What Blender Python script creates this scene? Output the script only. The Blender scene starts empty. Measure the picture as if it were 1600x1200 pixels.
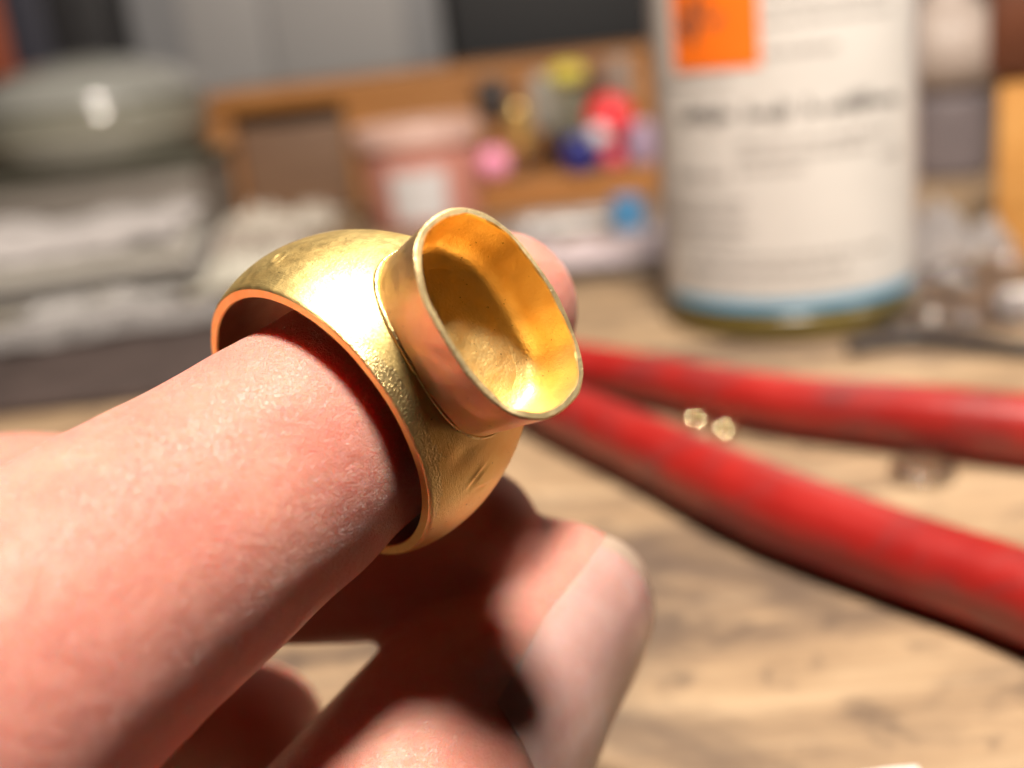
import bpy, bmesh, math, random
from mathutils import Vector, Matrix, noise

# ------------------------------------------------------------------ camera, light, exposure
S = 0.001                      # everything below is written in millimetres
scene = bpy.context.scene
COL = scene.collection
rad = math.radians

cam_data = bpy.data.cameras.new('camera')
cam = bpy.data.objects.new('camera', cam_data); COL.objects.link(cam)
pitch, roll = rad(18.0), rad(6.5)
fwd = Vector((0, math.cos(pitch), -math.sin(pitch)))
up0 = Vector((0, math.sin(pitch), math.cos(pitch)))
rt0 = Vector((1, 0, 0))
rt = math.cos(roll) * rt0 - math.sin(roll) * up0
up = math.sin(roll) * rt0 + math.cos(roll) * up0
M = Matrix((rt, up, -fwd)).transposed().to_4x4()
M.translation = Vector((0, 0, 68)) * S
cam.matrix_world = M
cam_data.sensor_width = 36.0
cam_data.lens = 36.0 * 1716.0 / 1600.0
cam_data.clip_start = 0.004
cam_data.clip_end = 20.0
cam_data.dof.use_dof = True
cam_data.dof.focus_distance = 0.0675
cam_data.dof.aperture_fstop = 16.5
scene.camera = cam

world = bpy.data.worlds.new('World'); scene.world = world
world.use_nodes = True
bg = world.node_tree.nodes['Background']
bg.inputs['Color'].default_value = (1.0, 0.93, 0.88, 1)
bg.inputs['Strength'].default_value = 0.005

def lamp(name, kind, loc, power, color, **kw):
    d = bpy.data.lights.new(name, kind); d.energy = power; d.color = color
    for k, v in kw.items(): setattr(d, k, v)
    o = bpy.data.objects.new(name, d); COL.objects.link(o); o.location = Vector(loc) * S
    return o
lamp('bench_lamp', 'POINT', (42, 28, 406), 19.0, (1.0, 0.90, 0.78), shadow_soft_size=0.040)
lamp('ceiling_lamp', 'AREA', (150, 300, 1700), 0.5, (1.0, 0.95, 0.92), shape='DISK', size=0.5)

side = lamp('side_fill', 'SPOT', (330, 110, 330), 3.2, (1.0, 0.93, 0.86), shadow_soft_size=0.022, spot_size=rad(50), spot_blend=0.5)  # unseen spot added to brighten the bottle, cone narrowed to miss the hand
side.rotation_euler = (Vector((330, 110, 330)) - Vector((105, 255, 25))).to_track_quat('Z', 'Y').to_euler()

vs = scene.view_settings
vs.view_transform = 'Standard'; vs.look = 'None'; vs.exposure = 0.0; vs.gamma = 1.0
vs.use_curve_mapping = False
scene.render.engine = 'CYCLES'
scene.cycles.use_denoising = True
scene.cycles.max_bounces = 10
scene.cycles.sample_clamp_indirect = 8.0

# ------------------------------------------------------------------ mesh helpers
def make(name, verts, faces, mat, parent=None, smooth=True, kind=None):
    me = bpy.data.meshes.new(name)
    me.from_pydata([(v[0] * S, v[1] * S, v[2] * S) for v in verts], [], faces)
    me.update()
    bm = bmesh.new(); bm.from_mesh(me)
    bmesh.ops.recalc_face_normals(bm, faces=bm.faces)
    bm.to_mesh(me); bm.free()
    if smooth:
        me.polygons.foreach_set('use_smooth', [True] * len(me.polygons))
        me.set_sharp_from_angle(angle=rad(30))
    o = bpy.data.objects.new(name, me); COL.objects.link(o)
    if mat: me.materials.append(mat)
    if parent: o.parent = parent
    if kind: o['kind'] = kind
    return o

def tag(o, label, cat, group=None):
    o['label'] = label; o['category'] = cat
    if group: o['group'] = group
    return o

def thing(name, label, cat, loc=(0, 0, 0), rz=0, group=None):
    o = bpy.data.objects.new(name, None); COL.objects.link(o)
    o.empty_display_size = 0.005
    o.location = Vector(loc) * S; o.rotation_euler = (0, 0, rz)
    return tag(o, label, cat, group)

def grid_faces(nu, nv, cu=True, cv=False, off=0):
    f = []
    for i in range(nu if cu else nu - 1):
        for j in range(nv if cv else nv - 1):
            a, b = i, (i + 1) % nu
            c, d = j, (j + 1) % nv
            f.append((off + a * nv + c, off + b * nv + c, off + b * nv + d, off + a * nv + d))
    return f

def lathe(prof, n=64, c=(0, 0, 0), wob=0.0, seed=0):
    """prof: list of (r, z) open profile; poles where r = 0"""
    v, f = [], []
    m = len(prof)
    for i in range(n):
        t = 2 * math.pi * i / n
        for (r, z) in prof:
            k = 1 + wob * noise.noise((math.cos(t) * 1.3 + seed, math.sin(t) * 1.3, z * 0.05))
            v.append((c[0] + r * k * math.cos(t), c[1] + r * k * math.sin(t), c[2] + z))
    return v, grid_faces(n, m)

def smooth_prof(pts, k=6):
    """round the profile by Chaikin cutting"""
    for _ in range(k and 2):
        q = [pts[0]]
        for a, b in zip(pts[:-1], pts[1:]):
            q.append((a[0] * .75 + b[0] * .25, a[1] * .75 + b[1] * .25))
            q.append((a[0] * .25 + b[0] * .75, a[1] * .25 + b[1] * .75))
        q.append(pts[-1]); pts = q
    return pts

def box(lo, hi, bev=0.6):
    bm = bmesh.new()
    bmesh.ops.create_cube(bm, size=1)
    for w in bm.verts:
        w.co = Vector([lo[i] + (w.co[i] + .5) * (hi[i] - lo[i]) for i in range(3)])
    if bev:
        bmesh.ops.bevel(bm, geom=bm.edges[:], offset=bev, segments=2, affect='EDGES', profile=0.6)
    bm.verts.index_update()
    v = [tuple(w.co) for w in bm.verts]; f = [tuple(w.index for w in p.verts) for p in bm.faces]
    bm.free()
    return v, f

def catmull(P, n):
    """P list of tuples (any length) -> n interpolated points"""
    P = [Vector(p) if len(p) <= 4 else p for p in P]
    dim = len(P[0]); out = []
    m = len(P) - 1
    for i in range(n):
        t = i / (n - 1) * m; k = min(int(t), m - 1); u = t - k
        p0, p1, p2, p3 = P[max(k - 1, 0)], P[k], P[k + 1], P[min(k + 2, m)]
        out.append([0.5 * (2 * p1[d] + (p2[d] - p0[d]) * u + (2 * p0[d] - 5 * p1[d] + 4 * p2[d] - p3[d]) * u * u
                    + (3 * p1[d] - p0[d] - 3 * p2[d] + p3[d]) * u ** 3) for d in range(dim)])
    return out

def sweep(path, rw, rh, ref, nseg=32, p=2.0, roundends=True, shape=None):
    """tube along path (list of points); rw / rh lists of half widths across and along ref; closed ends"""
    pts = [Vector(q) for q in path]; n = len(pts); v = []
    for i in range(n):
        T = (pts[min(i + 1, n - 1)] - pts[max(i - 1, 0)]).normalized()
        r = Vector(ref[i] if isinstance(ref, list) else ref)
        Dv = (r - T * r.dot(T)).normalized(); L = T.cross(Dv)
        for j in range(nseg):
            t = 2 * math.pi * j / nseg
            c, s = math.cos(t), math.sin(t)
            x = math.copysign(abs(c) ** (2 / p), c) * rh[i]; y = math.copysign(abs(s) ** (2 / p), s) * rw[i]
            q = pts[i] + Dv * x + L * y
            v.append(tuple(q))
    f = []
    for i in range(n - 1):
        for j in range(nseg):
            k = (j + 1) % nseg
            f.append((i * nseg + j, i * nseg + k, (i + 1) * nseg + k, (i + 1) * nseg + j))
    for e in (0, n - 1):
        c = len(v); v.append(tuple(pts[e]))
        for j in range(nseg):
            k = (j + 1) % nseg
            f.append((e * nseg + j, e * nseg + k, c))
    return v, f

def tube(P, r, n=40, nseg=16, ref=(0, 0, 1)):
    pts = catmull(P, n)
    return sweep([q[:3] for q in pts], [r] * n, [r] * n, ref, nseg)

def join(*vf):
    V, Fc = [], []
    for v, f in vf:
        o = len(V); V += list(v); Fc += [tuple(i + o for i in q) for q in f]
    return V, Fc

def shift(vf, d):
    return [(a + d[0], b + d[1], c + d[2]) for a, b, c in vf[0]], vf[1]

# ------------------------------------------------------------------ materials
class NT:
    def __init__(self, name):
        self.m = bpy.data.materials.new(name); self.m.use_nodes = True
        self.t = self.m.node_tree; self.b = self.t.nodes['Principled BSDF']
        self.co = None
    def n(self, kind, **kw):
        q = self.t.nodes.new(kind)
        for k, v in kw.items():
            if k in q.inputs.keys() if isinstance(k, str) else False: q.inputs[k].default_value = v
            else: setattr(q, k, v)
        return q
    def l(self, a, b): self.t.links.new(a, b)
    def coord(self, scale=(1, 1, 1), rot=(0, 0, 0)):
        tc = self.n('ShaderNodeTexCoord'); mp = self.n('ShaderNodeMapping')
        mp.inputs['Scale'].default_value = tuple(1000 * s for s in scale)   # texture space in millimetres
        mp.inputs['Rotation'].default_value = rot
        self.l(tc.outputs['Object'], mp.inputs['Vector']); return mp.outputs['Vector']
    def noise(self, vec, scale, detail=4, rough=0.55, dist=0.0):
        q = self.n('ShaderNodeTexNoise'); q.inputs['Scale'].default_value = scale
        q.inputs['Detail'].default_value = detail; q.inputs['Roughness'].default_value = rough
        q.inputs['Distortion'].default_value = dist
        self.l(vec, q.inputs['Vector']); return q.outputs['Fac']
    def vor(self, vec, scale, feature='F1', out='Distance', rnd=1.0):
        q = self.n('ShaderNodeTexVoronoi'); q.feature = feature; q.inputs['Scale'].default_value = scale
        q.inputs['Randomness'].default_value = rnd
        self.l(vec, q.inputs['Vector']); return q.outputs[out]
    def ramp(self, fac, stops):
        q = self.n('ShaderNodeValToRGB'); e = q.color_ramp.elements
        while len(e) < len(stops): e.new(0.5)
        for i, (p, c) in enumerate(stops):
            e[i].position = p; e[i].color = (*c, 1) if len(c) == 3 else c
        self.l(fac, q.inputs['Fac']); return q.outputs['Color']
    def math(self, op, a, b=None, clamp=False):
        q = self.n('ShaderNodeMath'); q.operation = op; q.use_clamp = clamp
        for i, x in enumerate((a, b)):
            if x is None: continue
            if isinstance(x, (int, float)): q.inputs[i].default_value = x
            else: self.l(x, q.inputs[i])
        return q.outputs[0]
    def mix(self, fac, a, b, mode='MIX'):
        q = self.n('ShaderNodeMix'); q.data_type = 'RGBA'; q.blend_type = mode
        ins = [i for i in q.inputs if i.enabled]
        for s, x in zip((ins[0], ins[1], ins[2]), (fac, a, b)):
            if isinstance(x, (int, float)): s.default_value = x
            elif isinstance(x, tuple): s.default_value = (*x, 1)
            else: self.l(x, s)
        return [o for o in q.outputs if o.enabled][0]
    def bump(self, h, dist_mm, strength=1.0, prev=None):
        q = self.n('ShaderNodeBump'); q.inputs['Strength'].default_value = strength
        q.inputs['Distance'].default_value = dist_mm * S
        self.l(h, q.inputs['Height'])
        if prev is not None: self.l(prev, q.inputs['Normal'])
        return q.outputs['Normal']
    def set(self, **kw):
        for k, v in kw.items():
            k = k.replace('_', ' ')
            s = self.b.inputs[k]
            if isinstance(v, (int, float)): s.default_value = v
            elif isinstance(v, tuple): s.default_value = (*v, 1) if (len(v) == 3 and s.type == 'RGBA') else v
            else: self.l(v, s)
        return self

def plain(name, rgb, rough=0.5, var=0.12, scale=0.15, metallic=0.0, bump=0.05, **kw):
    t = NT(name); c = t.coord()
    k = t.noise(c, scale, 5)
    lo = tuple(x * (1 - var) for x in rgb); hi = tuple(min(1, x * (1 + var)) for x in rgb)
    t.set(Base_Color=t.ramp(k, [(0.3, lo), (0.7, hi)]), Roughness=rough, Metallic=metallic)
    if bump: t.set(Normal=t.bump(t.noise(c, scale * 8, 4), bump))
    for a, v in kw.items(): t.set(**{a: v})
    return t.m

def gold_mat(name, base, dark, rough, scratch=0.006, grain=0.02, rose=None, pits=0.0, dirs=(0.5, 0.5, 4), wave=0.10, pitscale=5.5):
    t = NT(name); c = t.coord()
    k = t.noise(c, 0.35, 6, 0.6)
    colr = t.ramp(k, [(0.25, dark), (0.6, base)])
    if rose:
        colr = t.mix(t.ramp(t.noise(t.coord(), 0.22, 3), [(0.42, (0, 0, 0)), (0.6, (1, 1, 1))]), colr, rose)
    spots = t.math('GREATER_THAN', t.noise(c, 3.2, 2), 0.72)
    colr = t.mix(t.math('MULTIPLY', spots, 0.55), colr, (0.16, 0.07, 0.02))
    fine = t.noise(t.coord(dirs), 3.0, 6, 0.7)
    rg = t.math('ADD', t.math('MULTIPLY', t.noise(c, 1.3, 5), 0.22), rough - 0.11)
    t.set(Base_Color=colr, Metallic=1.0, Roughness=rg)
    nb = t.bump(fine, scratch * 3)
    nb = t.bump(t.noise(c, 5.0, 3, 0.6), grain, prev=nb)
    if pits:
        nb = t.bump(t.vor(c, pitscale, 'SMOOTH_F1'), pits, prev=nb)
    nb = t.bump(t.noise(c, 0.28, 2), wave, prev=nb)
    t.set(Normal=nb)
    return t.m

GOLD = gold_mat('gold_band', (1.0, 0.755, 0.315), (0.96, 0.66, 0.24), 0.42, scratch=0.012, dirs=(0.35, 0.35, 7), wave=0.05)
GOLD_BEZEL = gold_mat('gold_bezel', (1.0, 0.74, 0.36), (0.92, 0.62, 0.26), 0.38, scratch=0.008, grain=0.03, rose=(0.93, 0.62, 0.40), dirs=(4, 0.5, 0.5), wave=0.35)
GOLD_IN = gold_mat('gold_inside', (1.0, 0.74, 0.32), (0.95, 0.64, 0.23), 0.50, grain=0.03, wave=0.05)
GOLD_ROUGH = gold_mat('gold_filed', (0.96, 0.78, 0.44), (0.86, 0.64, 0.32), 0.52, grain=0.025, pits=0.015)
GOLD_GRAIN = gold_mat('gold_grainy', (0.98, 0.76, 0.36), (0.82, 0.58, 0.24), 0.36, grain=0.04, pits=0.035, pitscale=9.0)
GOLD_INNER_SHADE = gold_mat('gold_inner_shade', (0.42, 0.20, 0.11), (0.30, 0.12, 0.07), 0.5, grain=0.03)  # band's inner side: shade of the finger gap put into the gold colour

def skin_mat():
    t = NT('skin'); c = t.coord()
    big = t.noise(c, 0.09, 4, 0.6)
    mid = t.noise(c, 0.55, 5, 0.6)
    colr = t.ramp(big, [(0.30, (0.60, 0.225, 0.18)), (0.55, (0.66, 0.285, 0.225)), (0.78, (0.73, 0.385, 0.30))])
    colr = t.mix(t.ramp(mid, [(0.45, (0, 0, 0)), (0.75, (0.2, 0.2, 0.2))]), colr, (0.52, 0.18, 0.145))
    t.set(Base_Color=colr, Roughness=0.42)
    t.set(Subsurface_Weight=1.0, Subsurface_Radius=(1.0, 0.24, 0.13), Subsurface_Scale=0.0032)
    t.set(Specular_IOR_Level=0.5)
    # fine lozenge skin relief and long creases across the finger
    def warped(sc):
        base = t.coord(sc, (0, 0, 0.78)); nz = t.n('ShaderNodeTexNoise'); nz.inputs['Scale'].default_value = 1.1; nz.inputs['Detail'].default_value = 3
        t.l(base, nz.inputs['Vector'])
        q = t.n('ShaderNodeVectorMath'); q.operation = 'MULTIPLY_ADD'; t.l(nz.outputs['Color'], q.inputs[0]); q.inputs[1].default_value = (0.7, 0.7, 0.7); t.l(base, q.inputs[2])
        return q.outputs[0]
    a = t.math('MINIMUM', t.vor(warped((1.0, 0.5, 1.0)), 4.2, 'DISTANCE_TO_EDGE'), 0.12)
    b = t.math('MINIMUM', t.vor(warped((0.45, 1.0, 0.8)), 6.5, 'DISTANCE_TO_EDGE'), 0.10)
    nb = t.bump(a, 0.42, 0.9)
    nb = t.bump(b, 0.34, 0.9, prev=nb)
    nb = t.bump(t.noise(t.coord((0.3, 1.7, 1.7), (0, 0, 0.78)), 0.7, 5, 0.65), 0.20, prev=nb)
    nb = t.bump(t.noise(t.coord((1.8, 0.35, 0.6), (0, 0, 0.78)), 0.6, 4, 0.6), 0.10, prev=nb)
    nb = t.bump(t.noise(c, 7.0, 2), 0.03, prev=nb)
    t.set(Normal=nb)
    t.set(Roughness=t.math('ADD', t.math('MULTIPLY', t.noise(c, 2.5, 4), 0.20), 0.22))
    return t.m
SKIN = skin_mat()

def nail_mat():
    t = NT('nail'); c = t.coord()
    colr = t.ramp(t.noise(c, 0.25, 3), [(0.3, (0.50, 0.27, 0.24)), (0.7, (0.57, 0.34, 0.315))])
    t.set(Base_Color=colr, Roughness=0.24, Subsurface_Weight=1.0, Subsurface_Radius=(1.0, 0.4, 0.25), Subsurface_Scale=0.0022)
    t.set(Normal=t.bump(t.noise(t.coord((3, 3, 0.2)), 0.8, 3), 0.05))
    return t.m
NAIL = nail_mat()
NAIL_EDGE = plain('nail_edge', (0.36, 0.27, 0.21), 0.4, 0.15, 0.8, bump=0.03)

def wood_mat(name, cols, grain_rot=0.0, scale=0.03, rough=0.6, stain=None, bump=0.25):
    t = NT(name)
    c = t.coord((0.16, 1, 1), (0, 0, grain_rot))
    c2 = t.coord((1, 1, 1), (0, 0, grain_rot))
    g = t.noise(c, scale * 6, 6, 0.62, 0.6)
    colr = t.ramp(g, [(0.28, cols[0]), (0.5, cols[1]), (0.72, cols[2])])
    fine = t.noise(t.coord((0.04, 1, 1), (0, 0, grain_rot)), 1.6, 4, 0.6)
    colr = t.mix(t.ramp(fine, [(0.5, (0, 0, 0)), (0.75, (0.35, 0.35, 0.35))]), colr, tuple(x * 0.45 for x in cols[0]))
    if stain:
        s1 = t.noise(t.coord((0.35, 1, 1), (0, 0, grain_rot + 0.25)), 0.032, 6, 0.6, 0.8)
        colr = t.mix(t.ramp(s1, [(0.49, (0, 0, 0)), (0.63, (0.85, 0.85, 0.85))]), colr, stain)
        s2 = t.noise(c2, 0.12, 5, 0.6, 0.4)
        colr = t.mix(t.ramp(s2, [(0.55, (0, 0, 0)), (0.68, (0.6, 0.6, 0.6))]), colr, tuple(x * 0.8 for x in stain))
    t.set(Base_Color=colr, Roughness=rough)
    nb = t.bump(g, bump); nb = t.bump(fine, bump * 0.4, prev=nb)
    t.set(Normal=nb)
    return t.m
BENCH = wood_mat('bench_wood', ((0.21, 0.135, 0.078), (0.32, 0.215, 0.125), (0.42, 0.30, 0.185)), 0.25, 0.02, 0.62, stain=(0.075, 0.05, 0.038))
RACK = wood_mat('rack_wood', ((0.25, 0.10, 0.022), (0.33, 0.135, 0.033), (0.40, 0.18, 0.05)), 0.0, 0.02, 0.5)
RACK_IN = wood_mat('drawer_wood', ((0.13, 0.07, 0.04), (0.17, 0.095, 0.055), (0.21, 0.12, 0.07)), 0.0, 0.02, 0.6)
ORANGE_WOOD = wood_mat('orange_wood', ((0.44, 0.20, 0.045), (0.56, 0.27, 0.07), (0.62, 0.33, 0.10)), 0.0, 0.02, 0.5)

def red_mat():
    t = NT('red_grip'); c = t.coord()
    k = t.noise(c, 0.08, 5, 0.6)
    colr = t.ramp(k, [(0.3, (0.25, 0.009, 0.008)), (0.7, (0.34, 0.015, 0.011))])
    dirt = t.noise(t.coord((0.3, 1, 1), (0, 0, 0.95)), 0.12, 6, 0.65, 0.5)
    colr = t.mix(t.ramp(dirt, [(0.50, (0, 0, 0)), (0.66, (0.6, 0.6, 0.6))]), colr, (0.10, 0.04, 0.04))
    t.set(Base_Color=colr, Roughness=t.math('ADD', t.math('MULTIPLY', k, 0.25), 0.24), Specular_IOR_Level=0.5, Coat_Weight=0.25, Coat_Roughness=0.2)
    t.set(Normal=t.bump(t.noise(c, 0.5, 4), 0.12))
    return t.m
RED = red_mat()
STEEL = plain('steel', (0.35, 0.34, 0.33), 0.35, 0.2, 0.3, metallic=1.0)

def glass_mat(name, rgb, rough=0.08, ior=1.45, trans=1.0):
    t = NT(name); c = t.coord()
    t.set(Base_Color=rgb, Roughness=rough, IOR=ior, Transmission_Weight=trans)
    t.set(Normal=t.bump(t.noise(c, 0.15, 3), 0.2))
    return t.m

# ------------------------------------------------------------------ bench and wall
def bench():
    v, f = [], []
    nx, ny = 120, 120
    x0, x1, y0, y1 = -520, 520, 68, 725
    for i in range(nx):
        for j in range(ny):
            x = x0 + (x1 - x0) * i / (nx - 1); y = y0 + (y1 - y0) * j / (ny - 1)
            v.append((x, y, -0.35 + 0.35 * noise.noise((x * 0.02, y * 0.05, 0))))
    f = grid_faces(nx, ny, False, False)
    n = len(v)
    v += [(x0, y0, -35), (x1, y0, -35), (x1, y1, -35), (x0, y1, -35)]
    f.append((n, n + 3, n + 2, n + 1))
    f.append(tuple([i * ny for i in range(nx)][::-1]) + (n, n + 1))
    f.append(tuple([i * ny + ny - 1 for i in range(nx)]) + (n + 2, n + 3))
    f.append(tuple(range(ny)) + (n + 3, n))
    f.append(tuple([(nx - 1) * ny + j for j in range(ny)][::-1]) + (n + 1, n + 2))
    return make('bench_top', v, f, BENCH, kind='structure')
bench()
WALL = plain('wall_paint', (0.09, 0.07, 0.06), 0.8, 0.15, 0.01, bump=0.3)
make('wall', *box((-900, 730, -400), (900, 760, 700), 0), WALL, smooth=False, kind='structure')

# ------------------------------------------------------------------ the gold ring
RC = Vector((-13.108, 67.525, 44.635))
RA = Vector((0.68645, 0.69077, 0.22721)).normalized()          # axis of the ring, towards the fingertip
RU = RA.cross(Vector((0, 0, 1))).normalized(); RV = RU.cross(RA)
RN = (math.cos(0.445) * RU + math.sin(0.445) * RV).normalized()  # where the setting points
RY = RA.cross(RN)
def ringpt(x, y, z): return RC + RN * x + RY * y + RA * z

ring = thing('gold_ring', 'unfinished gold ring with an empty oval stone setting, worn on a finger', 'ring')
RM = Matrix((RN, RY, RA)).transposed().to_4x4(); RM.translation = RC * S
ring.matrix_world = RM

def wrap(d): return (d + 180) % 360 - 180
def band_w(d):
    d = wrap(d)
    return 6.6 + 1.9 * (0.5 + 0.5 * math.cos(rad(d))) ** 0.5 + 3.7 * math.exp(-(d / 40.0) ** 2)
def gauss(x, s): return math.exp(-(x / s) ** 2)
def band_r(d, z):
    w = band_w(d); s = min(1, max(0, z / w))
    r = 10.15 + (0.86 - 0.80 * gauss(wrap(d), 44)) * (1 - abs(2 * s - 1) ** 2.2)
    # shoulder sweeps up into the setting; hollowed out inside it
    yy = r * math.sin(rad(d)); e = (abs(yy / 6.0) ** 2.3 + abs((z - 6.44) / 4.0) ** 2.3) ** (1 / 2.3)
    if abs(wrap(d)) < 90:
        dist = max(0.0, (e - 1) * 4.6)
        k = min(1.0, max(0.0, (2.5 - yy) / 6.0)); k = k * k * (3 - 2 * k)
        h = 0.16 + 0.60 * k
        r += h * math.exp(-dist / (0.5 + 0.8 * k)) * min(1.0, z / 0.8) * min(1.0, (w - z) / 0.8 if w > z else 0)
        if e < 0.93: r = min(r, 10.1)
    # stamped oval mark
    du = (wrap(d + 69)) * 0.185; dv = z - 2.7
    uu = du * 0.9 + dv * 0.35; vv = dv * 0.9 - du * 0.35
    q = math.hypot(uu / 0.42, vv / 0.62)
    r += 0.075 * gauss(q - 1, 0.28) - 0.07 * gauss(q, 0.75)
    r += 0.05 * gauss(math.hypot(uu + .05, vv - .1), 0.16)
    # chisel marks below the setting
    du = wrap(d - 47) * 0.185; dv = z - 3.7
    r += 0.10 * gauss(du + 0.5 * dv, 0.22) * gauss(dv - .5 * du, 0.9) - 0.11 * gauss(du + 0.5 * dv - 0.42, 0.24) * gauss(dv - .5 * du, 0.8)
    du = wrap(d - 54) * 0.185; dv = z - 4.3
    r += 0.04 * gauss(du - 0.4 * dv, 0.18) * gauss(dv, 0.55) - 0.05 * gauss(du - 0.4 * dv - 0.32, 0.18) * gauss(dv, 0.5)
    du = wrap(d - 36) * 0.185; dv = z - 3.0
    r -= 0.12 * gauss(du, 0.6) * gauss(dv, 0.9)
    x, y = math.cos(rad(d)), math.sin(rad(d))
    r += 0.03 * noise.noise((x * 3, y * 3, z * 0.4)) + 0.003 * noise.noise((x * 12, y * 12, z * 1.2))
    return r

def band():
    N = 720; prof_n = 74; v = []
    for i in range(N):
        d = 360 * i / N; w = band_w(d); c, s = math.cos(rad(d)), math.sin(rad(d))
        pts = []
        jit = 0.05 * noise.noise((c * 4, s * 4, 3)) + 0.01 * noise.noise((c * 18, s * 18, 8))
        for k in range(50):
            u = k / 49; uu = u
            z = uu * w
            pts.append((band_r(d, z), z))
        r0, r1 = pts[0][0], pts[-1][0]
        z0 = jit
        pts[0] = (r0 - 0.10, z0 + 0.0); pts.insert(1, (r0 - 0.01, z0 + 0.07))
        pts[-1] = (r1 - 0.12, w); 
        ri = 9.42
        pts += [(ri + 0.12, w), (ri + 0.02, w - 0.1)]
        for k in range(1, 20):
            u = k / 20; pts.append((ri - 0.10 * math.sin(math.pi * u), (1 - u) * w))
        pts += [(ri + 0.02, z0 + 0.1), (ri + 0.10, z0)]
        for (r, z) in pts: v.append((r * c, r * s, z))
        m = len(pts)
    return make('band', v, grid_faces(N, m, True, True), GOLD, ring)
band_o = band()
band_o.data.materials.append(GOLD_GRAIN); band_o.data.materials.append(GOLD_INNER_SHADE)
bv = band_o.data.vertices
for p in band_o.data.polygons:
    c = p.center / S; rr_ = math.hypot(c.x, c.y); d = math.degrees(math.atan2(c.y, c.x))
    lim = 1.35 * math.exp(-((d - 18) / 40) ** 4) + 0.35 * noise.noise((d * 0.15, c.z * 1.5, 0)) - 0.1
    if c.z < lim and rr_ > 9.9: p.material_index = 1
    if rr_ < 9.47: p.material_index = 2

# setting: oval tube
BZ, BA, BB, BP, BH = 6.44, 6.70, 4.36, 2.38, 15.0
def oval(psi, A, B, p=BP):
    c, s = math.cos(psi), math.sin(psi)
    return math.copysign(abs(c) ** (2 / p), c) * A, math.copysign(abs(s) ** (2 / p), s) * B
def setting():
    N = 360; v = []; m = 0
    for i in range(N):
        ps = 2 * math.pi * i / N; cs, sn = math.cos(ps), math.sin(ps)
        wob = 1 + 0.012 * noise.noise((cs * 1.5, sn * 1.5, 1.7)) + 0.006 * noise.noise((cs * 5, sn * 5, 4))
        top = BH + 0.24 * noise.noise((cs * 1.8, sn * 1.8, 9)) + 0.018 * noise.noise((cs * 7, sn * 7, 2))
        # near long side hammered slightly flat
        pts = []
        y0, z0 = oval(ps, 6.32, 4.18)
        rb = 9.6
        base = math.sqrt(max(1, rb * rb - y0 * y0))
        for k in range(34):
            u = k / 33; x = base + (top - 0.10 - base) * u
            g = (x - 9.0) / (BH - 9.0)
            y, z = oval(ps, (6.32 + 0.38 * g) * wob, (4.18 + 0.18 * g) * wob)
            dn = 1 + 0.006 * noise.noise((y * 0.5, z * 0.5, x * 0.6))
            pts.append((x, y * dn, z * dn))
        th = 0.44 + 0.12 * noise.noise((cs * 3, sn * 3, 5))
        y, z = oval(ps, (BA - 0.10) * wob, (BB - 0.10) * wob); pts.append((top, y, z))
        y, z = oval(ps, (BA - th + 0.06) * wob, (BB - th + 0.06) * wob); pts.append((top, y, z))
        for k in range(26):
            u = k / 25; x = top - 0.12 - (top - 0.12 - 10.95) * u
            g = (x - 9.0) / (BH - 9.0)
            cv = max(0.0, (u - 0.62) / 0.38); ins = th + 0.9 * (1 - math.sqrt(max(0.0, 1 - cv * cv * 0.96)))
            y, z = oval(ps, (6.32 + 0.38 * g - ins) * wob, (4.18 + 0.18 * g - ins) * wob)
            dn = 1 + 0.008 * noise.noise((y * 0.8, z * 0.8, x * 0.8))
            pts.append((x, y * dn, z * dn))
        y, z = oval(ps, 4.6, 2.62); pts.append((10.9, y, z))
        y, z = oval(ps, 4.4, 2.45); pts.append((10.84, y, z))
        m = len(pts)
        v += [(a, b, c + BZ) for a, b, c in pts]
    n = len(v)
    return make('setting', v, grid_faces(N, m), GOLD_BEZEL, ring)
set_o = setting()
me = set_o.data
me.materials.append(GOLD_IN); me.materials.append(GOLD_ROUGH)
mloop = 34 + 2 + 26 + 2
for p in me.polygons:
    k = p.vertices[0] % mloop; kk = min(q % mloop for q in p.vertices)
    if kk >= 35: p.material_index = 1
    elif kk >= 33: p.material_index = 2

def floor_plate():
    v, f = [], []
    N, Rn = 120, 14
    for i in range(N):
        for j in range(Rn):
            u = j / (Rn - 1) * 1.0
            y, z = oval(2 * math.pi * i / N, 4.75 * u + 0.01, 2.8 * u + 0.01)
            v.append((10.88 + 0.07 * noise.noise((y * 0.7, z * 0.7, 2)) - 0.15 * (1 - u * u), y, z + BZ))
    f = grid_faces(N, Rn)
    return make('setting_floor', v, f, GOLD_IN, set_o)
floor_plate()

def fillet():
    """solder bead where the setting meets the band"""
    N, Kn = 300, 12; v = []
    path, nrm = [], []
    for i in range(N):
        ps = 2 * math.pi * i / N
        y, z = oval(ps, 6.38, 4.22)
        x = None
        d = math.degrees(math.atan2(y, 9))
        r = 10.5
        for _ in range(6):
            xx = math.sqrt(max(0.1, r * r - y * y)); d = math.degrees(math.atan2(y, xx)); r = band_r(d, z + BZ)
        path.append(Vector((math.sqrt(r * r - y * y), y, z + BZ)))
    for i in range(N):
        T = (path[(i + 1) % N] - path[i - 1]).normalized()
        O = Vector((0, path[i].y, path[i].z - BZ)).normalized()
        X = Vector((1, 0, 0)); X = (X - T * X.dot(T)).normalized(); L = T.cross(X)
        rr = 0.15 * (1 + 0.6 * noise.noise((i * 0.05, 1, 2)) + 0.10 * noise.noise((i * 0.2, 5, 2)))
        rr *= 0.75 + 0.45 * (0.5 - 0.5 * math.copysign(1, path[i].y)) if path[i].z < BZ else 1
        for k in range(Kn):
            t = 2 * math.pi * k / Kn
            v.append(tuple(path[i] + X * math.cos(t) * rr + L * math.sin(t) * rr))
    return make('solder_seam', v, grid_faces(N, Kn, True, True), GOLD_GRAIN, ring)
fillet()

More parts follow.
